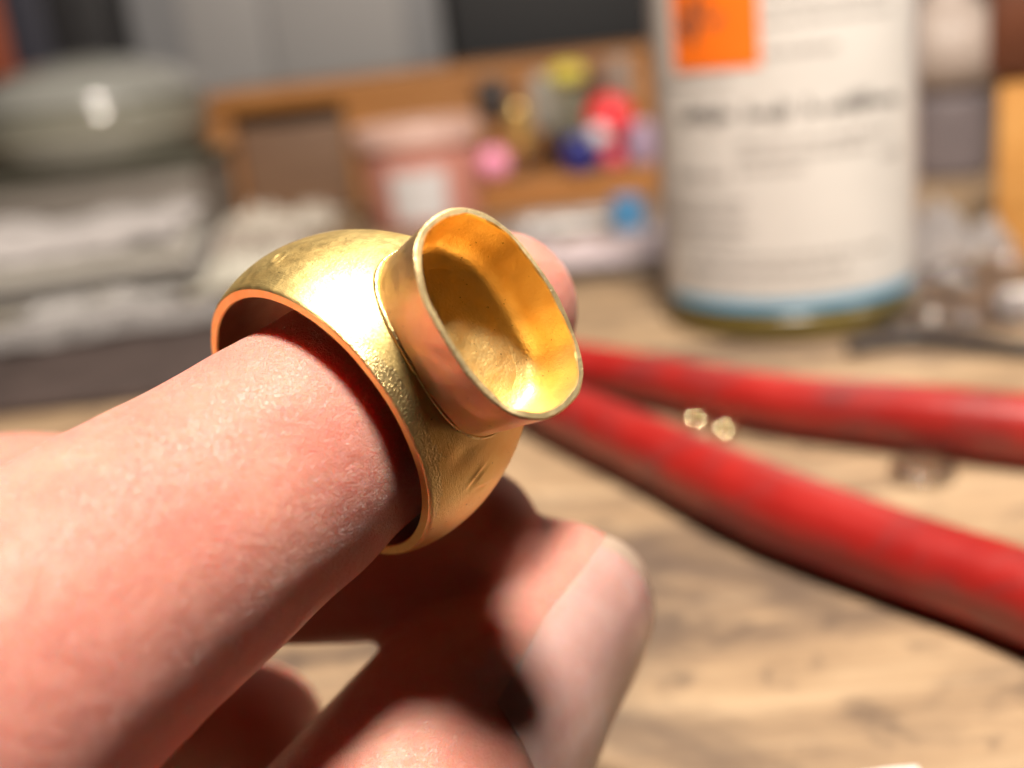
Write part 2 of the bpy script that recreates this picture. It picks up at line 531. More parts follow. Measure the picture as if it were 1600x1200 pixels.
# ------------------------------------------------------------------ the hand
def finger(P, R, ref, n=60, tip=True, flat=1.0, p=2.0, capr=None):
    """P joint points, R radius per joint; rounded tip at the end"""
    q = catmull([tuple(a) + (b,) for a, b in zip(P, R)], n)
    pts = [Vector(a[:3]) for a in q]; rr = [a[3] for a in q]
    if tip:
        T = (pts[-1] - pts[-4]).normalized(); r0 = rr[-1]; L = (capr or r0)
        for k in range(1, 13):
            u = k / 12.5
            pts.append(pts[n - 1] + T * (L * u)); rr.append(r0 * math.sqrt(max(0.0, 1 - u ** 2.3)))
    return sweep(pts, rr, [a * flat for a in rr], ref, 36, p)

parts = []
# index finger (carries the ring): straight along the ring axis
idx_P, idx_R = [], []
for z in (-58, -50, -40, -30, -22, -14, -7, -3, 0, 6, 10.5, 15.5):
    q = ringpt(0, 0.86, z); r = 7.885 - 0.0733 * z
    if z == -58: q = q + Vector((-3.5, 2, -1.0))
    r += 0.45 * math.exp(-((z - 5) / 3.5) ** 2) + 0.22 * math.exp(-((z + 3) / 2.2) ** 2)
    if z < -30: r = 10.1 + 0.05 * (-30 - z)
    idx_P.append(tuple(q)); idx_R.append(r)
idx_R[-1] = 6.5
parts.append(finger(idx_P, idx_R, (0, 0, 1), 90, capr=8.6))
# middle finger: bent under the ring
parts.append(finger([(-76, 44, 33), (-66, 58, 34), (-53, 75, 34), (-41, 85, 32), (-29, 82.5, 30), (-18, 80.6, 28.8), (-10, 79.8, 28.6), (-4.6, 79.8, 29.2)],
                    [11, 10.2, 9.2, 8.6, 7.3, 6.6, 6.4, 6.0], (0, 0, 1), 80, capr=5.8))
# ring finger, curled below it
parts.append(finger([(-90, 62, 29), (-80, 75, 27), (-66, 88, 21), (-52, 90.5, 14.5), (-42, 90, 10.0), (-33, 89, 8.8), (-28, 88, 8.4)],
                    [10.5, 9.6, 8.6, 8.0, 7.4, 7.0, 6.6], (0, 0, 1), 70, capr=7))
# little finger
parts.append(finger([(-102, 80, 23), (-98, 96, 22), (-92, 114, 18), (-82, 119, 11), (-70, 114, 8), (-62, 110, 7.4)],
                    [9, 8.2, 7.2, 6.8, 6.4, 5.8], (0, 0, 1), 60))
# thumb
TH_P = [(-92, 12, 20), (-62, 28, 18), (-40, 38, 15.5), (-26, 46, 14), (-16.5, 56, 14.4), (-8.0, 68, 16.6), (-2.8, 76.0, 19.6), (0.9, 80.6, 21.2), (2.0, 82.2, 21.8)]
TH_R = [16, 15, 12.6, 10.8, 10.0, 9.8, 9.0, 8.3, 7.9]
TH_D = Vector((0.826, -0.56, -0.02)).normalized()
parts.append(finger(TH_P, TH_R, tuple(TH_D), 90, flat=0.92, capr=5.2, p=2.35))
# palm, wrist, forearm
for a, b, r0, r1 in (((-52, 30, 33), (-128, -2, 28), 12, 15), ((-70, 46, 33), (-132, 8, 28), 12.5, 16),
                     ((-86, 60, 29), (-136, 18, 27), 12, 15), ((-100, 76, 23), (-140, 28, 25), 10.5, 14),
                     ((-60, 30, 24), (-120, 10, 20), 11, 14), ((-78, 50, 22), (-125, 20, 20), 11, 13), ((-40, 44, 20), (-70, 38, 22), 9, 11)):
    P = [tuple(Vector(a).lerp(Vector(b), t)) for t in (0, .33, .66, 1)]
    parts.append(finger(P, [r0 + (r1 - r0) * t for t in (0, .33, .66, 1)], (0, 0, 1), 24))
parts.append(sweep([(-115, 16, 26), (-135, 6, 26), (-160, -8, 27), (-200, -30, 28), (-250, -56, 30)], [20, 26, 28, 30, 33], [17, 20, 20, 22, 25], (0, 0, 1), 36))
hv, hf = join(*parts)
hand = make('person', hv, hf, SKIN)
rm = hand.modifiers.new('remesh', 'REMESH'); rm.mode = 'VOXEL'; rm.voxel_size = 0.55 * S; rm.use_smooth_shade = True
sm = hand.modifiers.new('smooth', 'SMOOTH'); sm.factor = 0.5; sm.iterations = 14
dg = bpy.context.evaluated_depsgraph_get()
hm = bpy.data.meshes.new_from_object(hand.evaluated_get(dg))
hand.modifiers.clear(); old = hand.data; hand.data = hm; hm.name = 'person'; bpy.data.meshes.remove(old)
if not hm.materials: hm.materials.append(SKIN)
hm.polygons.foreach_set('use_smooth', [True] * len(hm.polygons))
# soft uneven flesh
nv = len(hm.vertices)
cos, nrs = [0.0] * (nv * 3), [0.0] * (nv * 3)
hm.vertices.foreach_get('co', cos); hm.vertices.foreach_get('normal', nrs)
for i in range(0, nv * 3, 3):
    c = Vector(cos[i:i + 3]) / S
    k = (0.16 * noise.noise(c * 0.13) + 0.07 * noise.noise(c * 0.4)) * S
    cos[i] += nrs[i] * k; cos[i + 1] += nrs[i + 1] * k; cos[i + 2] += nrs[i + 2] * k
hm.vertices.foreach_set('co', cos); hm.update()
tag(hand, 'bare left hand, one finger through the ring, thumb against a bent finger', 'hand')

def thumb_nail():
    q = catmull([tuple(a) + (b,) for a, b in zip(TH_P[3:], TH_R[3:])], 60)
    pts = [Vector(a[:3]) for a in q]; rr = [a[3] for a in q]
    T = (pts[-1] - pts[-4]).normalized()
    for k in range(1, 16):
        u = k / 15
        pts.append(pts[59] + T * (3.4 * u)); rr.append(rr[59] * (1 - 0.10 * u * u))
    L0 = [0.0]
    for a, b in zip(pts[:-1], pts[1:]): L0.append(L0[-1] + (b - a).length)
    tot = L0[-1]; v = []; Nu, Nv = 40, 30
    edge_v = []
    for lay in (0, 1):
        for i in range(Nu):
            s = i / (Nu - 1)
            for j in range(Nv):
                t = -1 + 2 * j / (Nv - 1)
                base_round = 1.8 * (t * t)                      # curved cuticle end
                tip_round = 1.3 * abs(t) ** 2.4
                dist = tot - 22.0 + base_round + s * (22.0 - base_round - tip_round)
                k = max(n for n in range(len(L0)) if L0[n] <= dist + 1e-6); k = min(k, len(pts) - 2)
                w = (dist - L0[k]) / max(1e-6, L0[k + 1] - L0[k])
                c = pts[k].lerp(pts[k + 1], w); r = rr[k] + (rr[k + 1] - rr[k]) * w
                TT = (pts[k + 1] - pts[k]).normalized()
                D = (TH_D - TT * TH_D.dot(TT)).normalized(); Lr = TT.cross(D)
                ang = rad(54) * t
                off = (0.34 - 0.14 * abs(t) ** 3) * (0.2 + 0.8 * min(1, s * 2.5)) - (0.42 if lay else 0.0)
                rise = 0.25 * s
                cc, ss = math.cos(ang), math.sin(ang)
                cx = math.copysign(abs(cc) ** (2 / 2.35), cc); sx = math.copysign(abs(ss) ** (2 / 2.35), ss)
                v.append(tuple(c + D * ((r * 0.92 + off) * cx + rise * 0.4) + Lr * (r * 1.0 + off) * sx))
    f = grid_faces(Nu, Nv, False, False) + grid_faces(Nu, Nv, False, False, Nu * Nv)
    o2 = Nu * Nv
    for i in range(Nu - 1):
        for j in (0, Nv - 1):
            a, b = i * Nv + j, (i + 1) * Nv + j; f.append((a, b, b + o2, a + o2))
    for j in range(Nv - 1):
        for i in (0, Nu - 1):
            a, b = i * Nv + j, i * Nv + j + 1; f.append((a, b, b + o2, a + o2))
    o = make('thumb_nail', v, f, NAIL, hand)
    o.data.materials.append(NAIL_EDGE)
    for p in o.data.polygons:
        if all((x % o2) // Nv >= Nu - 4 for x in p.vertices): p.material_index = 1
    return o
thumb_nail()

# ------------------------------------------------------------------ red handled pliers
pl = thing('pliers', 'pliers with scuffed red handles spread open on the bench', 'pliers')
def handle(P):
    n = 70; q = catmull(P, n)
    rh = [a[3] for a in q]
    # ends rounded
    for k in range(6):
        s = math.sqrt(1 - ((6 - k) / 6.2) ** 2)
        rh[n - 1 - k] *= s
    return sweep([a[:3] for a in q], [r * 1.0 for r in rh], [r * 1.05 for r in rh], (0, 0, 1), 40, 2.15)
make('handle', *handle([(5, 203, 6.0, 4.6), (12.4, 199.5, 5.4, 4.2), (23.4, 190, 5.0, 4.1), (41.6, 169.9, 4.9, 4.4), (58.2, 156.8, 5.0, 4.8), (72.5, 145.8, 5.1, 4.9), (93, 131, 5.1, 4.9), (113, 119, 5.1, 4.6)]), RED, pl)
make('handle', *handle([(1.5, 192, 6.0, 4.8), (6.5, 178.5, 5.4, 4.6), (18.4, 155.8, 5.2, 4.8), (31.3, 130.9, 5.1, 5.1), (42.3, 114.2, 5.0, 4.8), (51.4, 102, 4.9, 4.7), (62, 82, 4.9, 4.7), (69, 64, 4.9, 4.4)]), RED, pl)
# pivot and jaws
pv, pf = lathe([(0, 0.8), (8.0, 0.8), (9.0, 1.6), (9.0, 10.6), (8.0, 11.4), (0, 11.4)], 40, (1, 199, 0))
make('joint', pv, pf, STEEL, pl)
make('rivet', *lathe([(0, 0), (3.2, 0), (3.2, 1.2), (2.2, 1.9), (0, 2.1)], 24, (1, 199, 11.4)), STEEL, pl)
for s in (-1, 1):
    d = Vector((-0.62, 0.785, 0)); l = Vector((0.785, 0.62, 0)) * s
    b = Vector((0, 200, 6))
    P = [tuple(b + l * 2.2), tuple(b + d * 10 + l * 4.2), tuple(b + d * 20 + l * 3.4), tuple(b + d * 32 + l * 2.0)]
    q = catmull(P, 24)
    make('jaw', *sweep([a[:3] for a in q], [3.4 - 1.8 * i / 23 for i in range(24)], [4.8 - 2.6 * i / 23 for i in range(24)], (0, 0, 1), 20, 4), STEEL, pl)

# ------------------------------------------------------------------ plastic bottle with label
BC = Vector((65.0, 242.5, 0)); BR = 27.6
bot = thing('chemical_bottle', 'white plastic bottle with orange hazard label standing on the bench', 'bottle', tuple(BC))
def bottle_mat():
    t = NT('bottle_plastic'); c = t.coord()
    sep = t.n('ShaderNodeSeparateXYZ'); t.l(c, sep.inputs[0])
    # liquid-yellowed plastic below the label, milky above
    t.set(Base_Color=t.ramp(t.noise(c, 0.06, 3), [(0.3, (0.12, 0.09, 0.018)), (0.7, (0.17, 0.13, 0.035))]), Roughness=0.3,
          Subsurface_Weight=0.4, Subsurface_Radius=(1, 0.9, 0.5), Subsurface_Scale=0.003)
    return t.m
prof = smooth_prof([(0, 1.2), (20, 6.5), (BR - 0.2, 6.5), (BR, 6.6), (BR, 8), (BR, 50), (BR, 96), (BR - 1.5, 104), (18, 114), (11.6, 118), (11, 121), (11, 128), (0, 128)])
make('body', *lathe(prof, 96), plain('bottle_white', (0.46, 0.44, 0.45), 0.35, 0.05), bot)
make('foot', *lathe(smooth_prof([(0, 1.2), (21, 1.2), (24.5, 0), (26.9, 0.1), (27.5, 1.0), (BR + 0.05, 3.0), (BR, 6.45), (20, 6.45)]), 96), bottle_mat(), bot)
capp = [(0, 120.5), (13.4, 120.5), (13.6, 122), (13.6, 139), (12.4, 141), (0, 141)]
make('cap', *lathe(capp, 60), plain('cap_plastic', (0.75, 0.74, 0.72), 0.4), bot)
cam_ang = math.atan2(-BC.y, -BC.x)          # towards the side that carries the print
def arc(a0, a1, z0, z1, r, n=24, skew=0.0):
    """curved sheet; angles in degrees measured to the right from the print's centre"""
    v = []
    for i in range(n):
        t = cam_ang + rad(a0 + (a1 - a0) * i / (n - 1))
        for z in (z0, z1):
            for rr in (r, r - 0.12):
                v.append((rr * math.cos(t), rr * math.sin(t), z))
    f = []
    for i in range(n - 1):
        a, b = i * 4, i * 4 + 4
        f += [(a, b, b + 2, a + 2), (a + 1, a + 3, b + 3, b + 1), (a, a + 1, b + 1, b), (a + 2, b + 2, b + 3, a + 3)]
    f += [(0, 2, 3, 1), ((n - 1) * 4, (n - 1) * 4 + 1, (n - 1) * 4 + 3, (n - 1) * 4 + 2)]
    return v, f
PAPER = plain('label_paper', (0.60, 0.58, 0.55), 0.55, 0.05, 0.05)
label = make('label', *arc(-62, 66, 9.1, 92, BR + 0.22, 60), PAPER, bot)
make('blue_stripe', *arc(-62, 66, 6.7, 9.0, BR + 0.22, 60), plain('label_blue', (0.10, 0.33, 0.52), 0.5, 0.06), bot)
make('hazard_square', *arc(-48, -8, 55.6, 78, BR + 0.42, 20), plain('label_orange', (0.86, 0.17, 0.008), 0.5, 0.06), label)
INK = plain('ink', (0.05, 0.045, 0.045), 0.6, 0.1, bump=0)
INK_GREY = plain('ink_grey', (0.20, 0.18, 0.17), 0.6, 0.1, bump=0)
# hazard symbol: dark skewed cross with a drop
random.seed(4)
hz = []
def mark(a0, z0, a1, z1, w, r):
    """printed stroke between two points on the label, w in mm"""
    p = Vector((rad(a0) * BR, z0)); q = Vector((rad(a1) * BR, z1)); d = (q - p); L = max(d.length, 1e-4); m = Vector((-d.y, d.x)) / L * w / 2
    v = []
    for c in (p + m, p - m, q - m, q + m):
        for rr in (r, r - 0.06):
            t = cam_ang + c.x / BR
            v.append((rr * math.cos(t), rr * math.sin(t), c.y))
    return v, [(0, 2, 4, 6), (1, 7, 5, 3), (0, 1, 3, 2), (2, 3, 5, 4), (4, 5, 7, 6), (6, 7, 1, 0)]
make('hazard_symbol', *join(*[mark(*k, BR + 0.52) for k in ((-43, 63, -24, 75, 3.0), (-25, 64, -42, 75, 3.0), (-41, 65, -29, 68, 2.4), (-37, 61, -35, 69, 2.2))]), INK, label, smooth=False)
# handwritten-looking headline
def script_line(a0, a1, z, h, gaps, w=0.5, seed=1, step=2.1):
    random.seed(seed); out = []; a = a0; prev = None
    while a < a1:
        if any(g0 < (a - a0) / (a1 - a0) < g1 for g0, g1 in gaps): prev = None; a += step; continue
        hh = h * random.choice((0.55, 0.6, 0.6, 1.0, 1.15)); dz = random.choice((0, 0, 0, -0.35)) * h
        p = (a, z + dz); q = (a + step * 0.45, z + hh)
        if prev: out.append(mark(prev[0], prev[1], p[0], p[1], w * 0.7, BR + 0.32))
        out.append(mark(p[0], p[1], q[0], q[1], w, BR + 0.32)); prev = (q[0] + step * 0.3, q[1] * 0.999)
        out.append(mark(q[0], q[1], q[0] + step * 0.3, z, w, BR + 0.32)); prev = (q[0] + step * 0.3, z)
        a += step
    return out
make('headline', *join(*script_line(-46, 52, 45.6, 2.9, ((0.26, 0.30), (0.5, 0.54), (0.6, 0.63)), 0.42, 3, 2.6)), INK, label, smooth=False)
def print_line(a0, a1, z, h, seed):
    random.seed(seed); out = []; a = a0
    while a < a1 - 1:
        w = random.uniform(2.5, 8)
        b = min(a + w, a1); x = a
        while x < b:
            hh = h * random.choice((0.7, 0.7, 1.0)); out.append(mark(x, z, x, z + hh, 0.34, BR + 0.32)); x += 1.5
        out.append(mark(a, z + h * 0.35, b, z + h * 0.35, 0.12, BR + 0.32))
        a = b + 1.6
    return out
lines = []
for k, (a0, a1, z, h) in enumerate([(-6, 50, 74.5, 1.5), (-6, 46, 71.5, 1.5), (-6, 52, 68.5, 1.5), (-6, 44, 65.5, 1.5), (-6, 48, 62.5, 1.5), (-6, 22, 57, 1.7),
        (-56, -20, 52.4, 1.2), (-18, 46, 40.2, 1.4), (-18, 38, 37.6, 1.4), (-18, 10, 35.0, 1.4), (42, 52, 35.2, 2.0), (-50, -24, 33.6, 2.2), (-58, -16, 28.6, 1.2), (-58, -18, 26.2, 1.2),
        (-58, -14, 23.2, 1.2), (-58, -20, 20.8, 1.2), (-40, 42, 17.2, 1.4), (-48, 24, 14.6, 1.6), (-46, 30, 11.8, 1.3)]):
    lines += print_line(a0, a1, z, h, 30 + k)
make('small_print', *join(*lines), INK_GREY, label, smooth=False)

# ------------------------------------------------------------------ small things on the bench near the pliers
def bead(name, lab, loc, r, h, mat, group=None):
    pr = [(r * math.cos(t), h * math.sin(t) + h) for t in [(-90 + 180 * i / 16) * math.pi / 180 for i in range(17)]]
    v, f = lathe(pr, 32)
    o = make(name, v, f, mat); o.location = Vector(loc) * S
    return tag(o, lab, 'bead', group)
BEAD = plain('bead_gold', (1.0, 0.82, 0.5), 0.09, 0.03, metallic=1.0, bump=0)
bead('gold_bead', 'tiny gold bead between the plier handles, the one nearer their joint', (30.6, 176.6, 0), 2.0, 1.0, BEAD, 'gold beads between the plier handles')
bead('gold_bead', 'tiny gold bead between the plier handles, the one farther from their joint', (34.2, 170.4, 0), 1.9, 0.95, BEAD, 'gold beads between the plier handles')
bead('glass_drop', 'clear flattened glass drop on the wood between the plier handles', (57.5, 145.0, 0), 4.6, 1.0, glass_mat('clear_glass', (0.95, 0.93, 0.9), 0.06, 1.45, 1.0))
def scrap(name, lab, cat, loc, sx, sy, h, mat, seed, n=24, amp=1.0, freq=0.25, thick=0.35, group=None, rz=0.0):
    """crumpled sheet with thickness"""
    v = []
    for lay in (0, 1):
        for i in range(n):
            for j in range(n):
                x = (i / (n - 1) - .5) * sx; y = (j / (n - 1) - .5) * sy
                k = noise.noise((x * freq, y * freq, seed)) + 0.5 * noise.noise((x * freq * 2.3, y * freq * 2.3, seed + 9)) 
                ridge = abs(noise.noise((x * freq * 1.4 + 3, y * freq * 1.4, seed + 4)))
                z = h * max(0.0, (0.45 + 0.55 * k * amp + 0.5 * ridge))
                edge = max(abs(i / (n - 1) - .5), abs(j / (n - 1) - .5)) * 2
                z *= 1 - 0.6 * edge ** 3
                ex = 1 + 0.12 * noise.noise((y * freq, seed, 1)); ey = 1 + 0.12 * noise.noise((x * freq, seed, 2))
                v.append((x * ex, y * ey, z + 0.15 + (thick if lay == 0 else 0)))
    f = grid_faces(n, n, False, False) + grid_faces(n, n, False, False, n * n)
    for i in range(n - 1):
        for j in (0, n - 1):
            a, b = i * n + j, (i + 1) * n + j; f.append((a, b, b + n * n, a + n * n))
            a, b = j * n + i, j * n + i + 1; f.append((a, b, b + n * n, a + n * n))
    o = make(name, v, f, mat); o.location = Vector(loc) * S; o.rotation_euler = (0, 0, rz)
    return tag(o, lab, cat, group)
WHITE_PAPER = plain('white_paper', (0.80, 0.78, 0.76), 0.6, 0.05)
scrap('paper_scrap', 'small white paper scrap on bare wood in front of the pliers', 'paper scrap', (29.5, 80.6, 0), 6, 4, 0.8, WHITE_PAPER, 3, 14)

# black cable and clear strip to the right of the bottle
BLACK = plain('black_rubber', (0.035, 0.028, 0.026), 0.45, 0.2)
tag(make('cable', *tube([(66, 203, 1.6), (78, 205.5, 1.6), (88, 197, 1.6), (97, 189, 1.6), (116, 184, 1.6), (150, 190, 1.6), (190, 215, 1.6)], 1.5, 80, 14), BLACK),
    'thin dark cable curving over the bench below the bottle', 'cable')
CLEAR = glass_mat('clear_plastic', (0.93, 0.91, 0.93), 0.16, 1.3)
scrap('plastic_bag', 'crumpled clear plastic bag lying against the foot of the bottle', 'plastic bag', (102, 226, 0), 56, 34, 9, CLEAR, 7, 40, 1.3, 0.09, 0.3, rz=0.35)
MILK = plain('milky_plastic', (0.36, 0.33, 0.33), 0.3, 0.08, Subsurface_Weight=0.3, Subsurface_Scale=0.003)
def knob(name, lab, cat, loc, prof, mat, n=40, parent=None, group=None):
    v, f = lathe(prof, n); o = make(name, v, f, mat, parent); o.location = Vector(loc) * S
    if not parent: tag(o, lab, cat, group)
    return o
knob('bottle_stopper', 'small white plastic stopper beside the clear bag', 'stopper', (106, 216, 0), smooth_prof([(0, 0), (5, 0), (5.2, 1), (5.0, 4.4), (4.2, 5), (0, 5.2)]), plain('cap_white', (0.82, 0.8, 0.78), 0.25))
scrap('film_bag', 'upright crumpled milky film bag between the bottle and the orange block', 'plastic bag', (106, 258, 0), 26, 24, 21,
      glass_mat('milky_film', (0.62, 0.58, 0.57), 0.3, 1.2, 0.7), 13, 40, 0.9, 0.16, 0.3, rz=0.3)

# orange wooden post with a dark head
post = thing('wooden_post', 'orange wooden block with a dark brown head', 'wooden block', (121, 262, 0), -0.44)
make('block', *box((0, 0, 0), (34, 40, 44), 1.2), ORANGE_WOOD, post)
make('head', *box((-2.5, -2, 44.1), (37, 42, 66), 2.5), plain('dark_wood', (0.10, 0.03, 0.012), 0.45, 0.2), post)

# beige flask with navy band further back
fl = thing('beige_flask', 'beige rounded flask with a navy base in the back right', 'flask', (166, 400, 0))
make('foot', *lathe(smooth_prof([(0, 0), (15, 0), (16, 2), (16, 26), (15, 29), (0, 29)]), 48), plain('navy_plastic', (0.15, 0.125, 0.13), 0.4), fl)
make('bulb', *lathe(smooth_prof([(0, 29.2), (14, 29.2), (19, 36), (20, 44), (17, 54), (9, 60), (7, 70), (0, 70)]), 48), plain('beige_plastic', (0.36, 0.29, 0.25), 0.5), fl)

# ------------------------------------------------------------------ wooden rack across the back
rk = thing('wooden_rack', 'low brown wooden rack with a slotted drawer, across the back of the bench', 'rack', (0, 480, 0))
make('side_panel', *box((-120, 0, 0), (-106, 90, 42), 0.8), RACK, rk)
make('top_board', *box((-121, -1.5, 45.5), (210, 90, 53), 0.8), RACK, rk)
make('front_board', *box((-58, 0, 0), (209, 8, 45.3), 0.6), RACK, rk)
make('drawer', *box((-105, 6, 1), (-59, 80, 38.5), 0.6), RACK_IN, rk)
make('slot_shade', *box((-105, 30, 38.7), (-59, 80, 45.2), 0.3), plain('slot_shade_black', (0.02, 0.016, 0.02), 0.7), rk)  # near-black solid stands in for the shade in the gap above the drawer
make('upright', *box((-119.5, 1, 42.2), (-106.5, 89, 45.3), 0.3), RACK, rk)
# things behind the rack
cab = thing('grey_cabinet', 'pale grey metal cabinet behind the wooden rack', 'cabinet', (0, 640, 0))
GREY = plain('cabinet_grey', (0.31, 0.30, 0.30), 0.5, 0.04, 0.01)
GREY2 = plain('cabinet_grey_dark', (0.22, 0.22, 0.23), 0.5, 0.04, 0.01)
make('carcass', *box((-196, 4, 0), (-16, 80, 230), 1), GREY2, cab)
make('door', *box((-158, 0, 2), (-112, 3.8, 228), 1), GREY, cab)
make('door', *box((-110.5, 0, 2), (-36, 3.8, 228), 1), GREY, cab)
bc = thing('black_case', 'black instrument case standing behind the rack, right of the grey cabinet', 'case', (0, 640, 0))
make('shell', *box((-12, 0, 0), (200, 70, 210), 4), plain('case_black', (0.012, 0.012, 0.014), 0.6), bc)
make('handle', *tube([(60, -4, 150), (60, -14, 152), (110, -14, 152), (110, -4, 150)], 3, 30, 10), plain('case_handle', (0.03, 0.03, 0.03), 0.5), bc)
nb = thing('navy_box', 'black and navy upright files in the back left corner', 'files', (0, 600, 0))
for k, (x0, x1, c) in enumerate(((-250, -238, (0.30, 0.07, 0.03)), (-237, -216, (0.03, 0.03, 0.045)), (-215, -186, (0.014, 0.013, 0.015)))):
    make('file', *box((x0, 0, 0), (x1, 60, 150), 1), plain('file_cover', c, 0.55), nb)

# ------------------------------------------------------------------ left: stack of pads, papers and the glass jar
CARD = plain('card_beige', (0.36, 0.33, 0.27), 0.65, 0.06)
pad = thing('paper_pad', 'thick beige block of paper sheets lying on the bench', 'paper block', (-158, 372, 0), 0.10)
CARDS = [CARD, plain('card_grey', (0.25, 0.235, 0.22), 0.65, 0.08), plain('card_pale', (0.42, 0.39, 0.35), 0.6, 0.06)]
z = 0.0
for k in range(5):
    random.seed(50 + k); dx, dy, ex = random.uniform(-7, 5), random.uniform(-6, 3), random.uniform(-12, 2); th = random.uniform(1.8, 3.6)
    o = make('sheet_layer', *box((-62 + dx, -48 + dy, z + 0.05), (58 + dx + ex, 48 + dy, z + th - 0.1), 0.7), CARDS[(k * 2) % 3], pad)
    o.rotation_euler = (0, 0, random.uniform(-0.07, 0.07)); z += th
scrap('white_cloth', 'crumpled white cloth lying over the paper block', 'cloth', (-160, 374, 14.4), 112, 78, 7.0, plain('cloth_white', (0.42, 0.385, 0.375), 0.8, 0.05), 21, 44, 1.2, 0.05, 0.8, rz=0.1)
stand = thing('tray', 'dark low tray under the glass jar', 'tray', (-160, 455, 0))
make('base', *box((-52, -38, 0), (52, 50, 31), 2), plain('tray_dark', (0.16, 0.14, 0.12), 0.6), stand)
make('rim', *box((-54, -40, 31.1), (54, 52, 33.2), 0.9), plain('tray_rim', (0.10, 0.095, 0.07), 0.6), stand)
jar = thing('glass_jar', 'squat grey-green glass jar with a domed lid on the dark tray', 'jar', (-152, 452, 33.3))
JARM = NT('jar_glass'); JARM.set(Base_Color=(0.19, 0.185, 0.15), Roughness=0.12, Coat_Weight=1.0, Coat_Roughness=0.03)
JARM.set(Normal=JARM.bump(JARM.noise(JARM.coord(), 0.08, 3), 0.25))
make('bowl', *lathe(smooth_prof([(0, 0), (34, 0), (40, 3), (44, 12), (44, 20), (42, 23)]), 80), JARM.m, jar)
LIDM = plain('lid_grey', (0.24, 0.24, 0.22), 0.25, 0.06, Coat_Weight=1.0, Coat_Roughness=0.03)
make('lid', *lathe(smooth_prof([(43, 23.2), (44.6, 24), (43, 28), (34, 35), (18, 40), (0, 42)]), 80), LIDM, jar)
# dark leather mat and clear tube in front of it
tag(make('leather_mat', *box((-152, 226, 0.3), (-62, 292, 2.2), 0.8), plain('leather', (0.055, 0.038, 0.034), 0.6, 0.3, 0.08, bump=0.3)), 'dark brown leather mat lying flat on the bench', 'mat')
scrap('wrapping_film', 'shiny grey film wrapper lying along the edge of the leather mat', 'wrapper', (-112, 287, 2.2), 92, 22, 5, plain('film_grey', (0.20, 0.185, 0.18), 0.2, 0.1), 33, 36, 1.3, 0.11, 0.4, rz=0.18)

# ------------------------------------------------------------------ middle: pink tub and the cluster of small handles
tubp = thing('pink_tub', 'small pink plastic tub with a white label and pale lid', 'tub', (-25, 420, 0))
make('body', *lathe(smooth_prof([(0, 0), (19.5, 0), (20.5, 1), (22.6, 29), (22.4, 30), (0, 30)]), 60), plain('pink_plastic', (0.50, 0.21, 0.165), 0.4), tubp)
make('lid', *lathe(smooth_prof([(0, 30.1), (24, 30.1), (24.6, 31), (24.4, 36), (23, 38), (0, 38.4)]), 60), plain('pink_pale', (0.52, 0.33, 0.275), 0.4), tubp)
lv, lf = [], []
for i in range(16):
    t = -math.pi / 2 + rad(-28 + 54 * i / 15) 
    for z, r in ((4, 21.2), (22, 22.6)):
        for e in (0.0, -0.4): lv.append(((r + e) * math.cos(t), (r + e) * math.sin(t), z))
for i in range(15):
    a, b = i * 4, i * 4 + 4
    lf += [(a, b, b + 2, a + 2), (a + 1, a + 3, b + 3, b + 1), (a, a + 1, b + 1, b), (a + 2, b + 2, b + 3, a + 3)]
make('paper_label', lv, lf, plain('tub_label', (0.52, 0.50, 0.50), 0.6), tubp)

block = make('holder_block', *box((-4, 424, 0), (86, 462, 11), 1.0), RACK, None)
tag(block, 'low brown wooden block full of upright small tools', 'tool holder')
def tool(name, lab, cat, x, y, zc, r, h, mat, stem=1.3, stem_mat=None, shape='ball', group=None):
    t = thing(name, lab, cat, (x, y, 11 if 424 <= y <= 462 and -4 <= x <= 86 else 0), 0, group)
    z0 = zc - t.location.z / S
    make('stem', *lathe([(0, 0), (stem, 0), (stem, z0 - h * 0.6), (0, z0 - h * 0.6)], 14), stem_mat or STEEL, t)
    if shape == 'ball':
        pr = [(r * math.cos(a), z0 + h * math.sin(a)) for a in [rad(-90 + 180 * i / 20) for i in range(21)]]
    else:
        pr = smooth_prof([(0, z0 - h), (r * .8, z0 - h), (r, z0 - h * .8), (r * 1.0, z0 + h * .7), (r * .7, z0 + h), (0, z0 + h)])
    make('knob', *lathe(pr, 36), mat, t)
    return t
G = 'small tools standing in the wooden block'
tool('ball_tool', 'small tool with a pink ball knob', 'tool', 2.5, 426, 18.5, 6.4, 6.4, plain('pink_knob', (0.80, 0.30, 0.45), 0.25), group=G)
tool('brass_tool', 'small tool with a slim brass handle', 'tool', 13.5, 427, 31, 4.2, 8.6, plain('brass_handle', (0.85, 0.62, 0.22), 0.25, metallic=0.8), shape='cyl', group=G)
tool('dark_tool', 'small tool with a thick black grip', 'tool', 5, 440, 41.5, 7.0, 8.0, BLACK, shape='cyl', group=G)
tool('yellow_tool', 'small tool with a yellow-green cap', 'tool', 35, 446, 47, 8.0, 5.0, plain('yellow_cap', (0.50, 0.42, 0.06), 0.4), 5.0, plain('olive_stem', (0.20, 0.20, 0.13), 0.5), group=G)
tool('grey_tool', 'small tool with a dull grey handle', 'tool', 24, 440, 38, 4.5, 11, plain('grey_handle', (0.25, 0.24, 0.21), 0.5), shape='cyl', group=G)
tool('olive_tool', 'small tool with a dark olive handle', 'tool', 33, 436, 31, 4.2, 10, plain('olive_handle', (0.13, 0.13, 0.10), 0.5), shape='cyl', group=G)
tool('brown_tool', 'small tool with a dark brown tapered handle', 'tool', 45, 448, 42, 4.6, 9, plain('brown_handle', (0.11, 0.06, 0.045), 0.5), shape='cyl', group=G)
tool('taupe_tool', 'small tool with a taupe handle beside the brown one', 'tool', 56, 450, 42, 5, 10, plain('taupe_handle', (0.24, 0.19, 0.16), 0.5), shape='cyl', group=G)
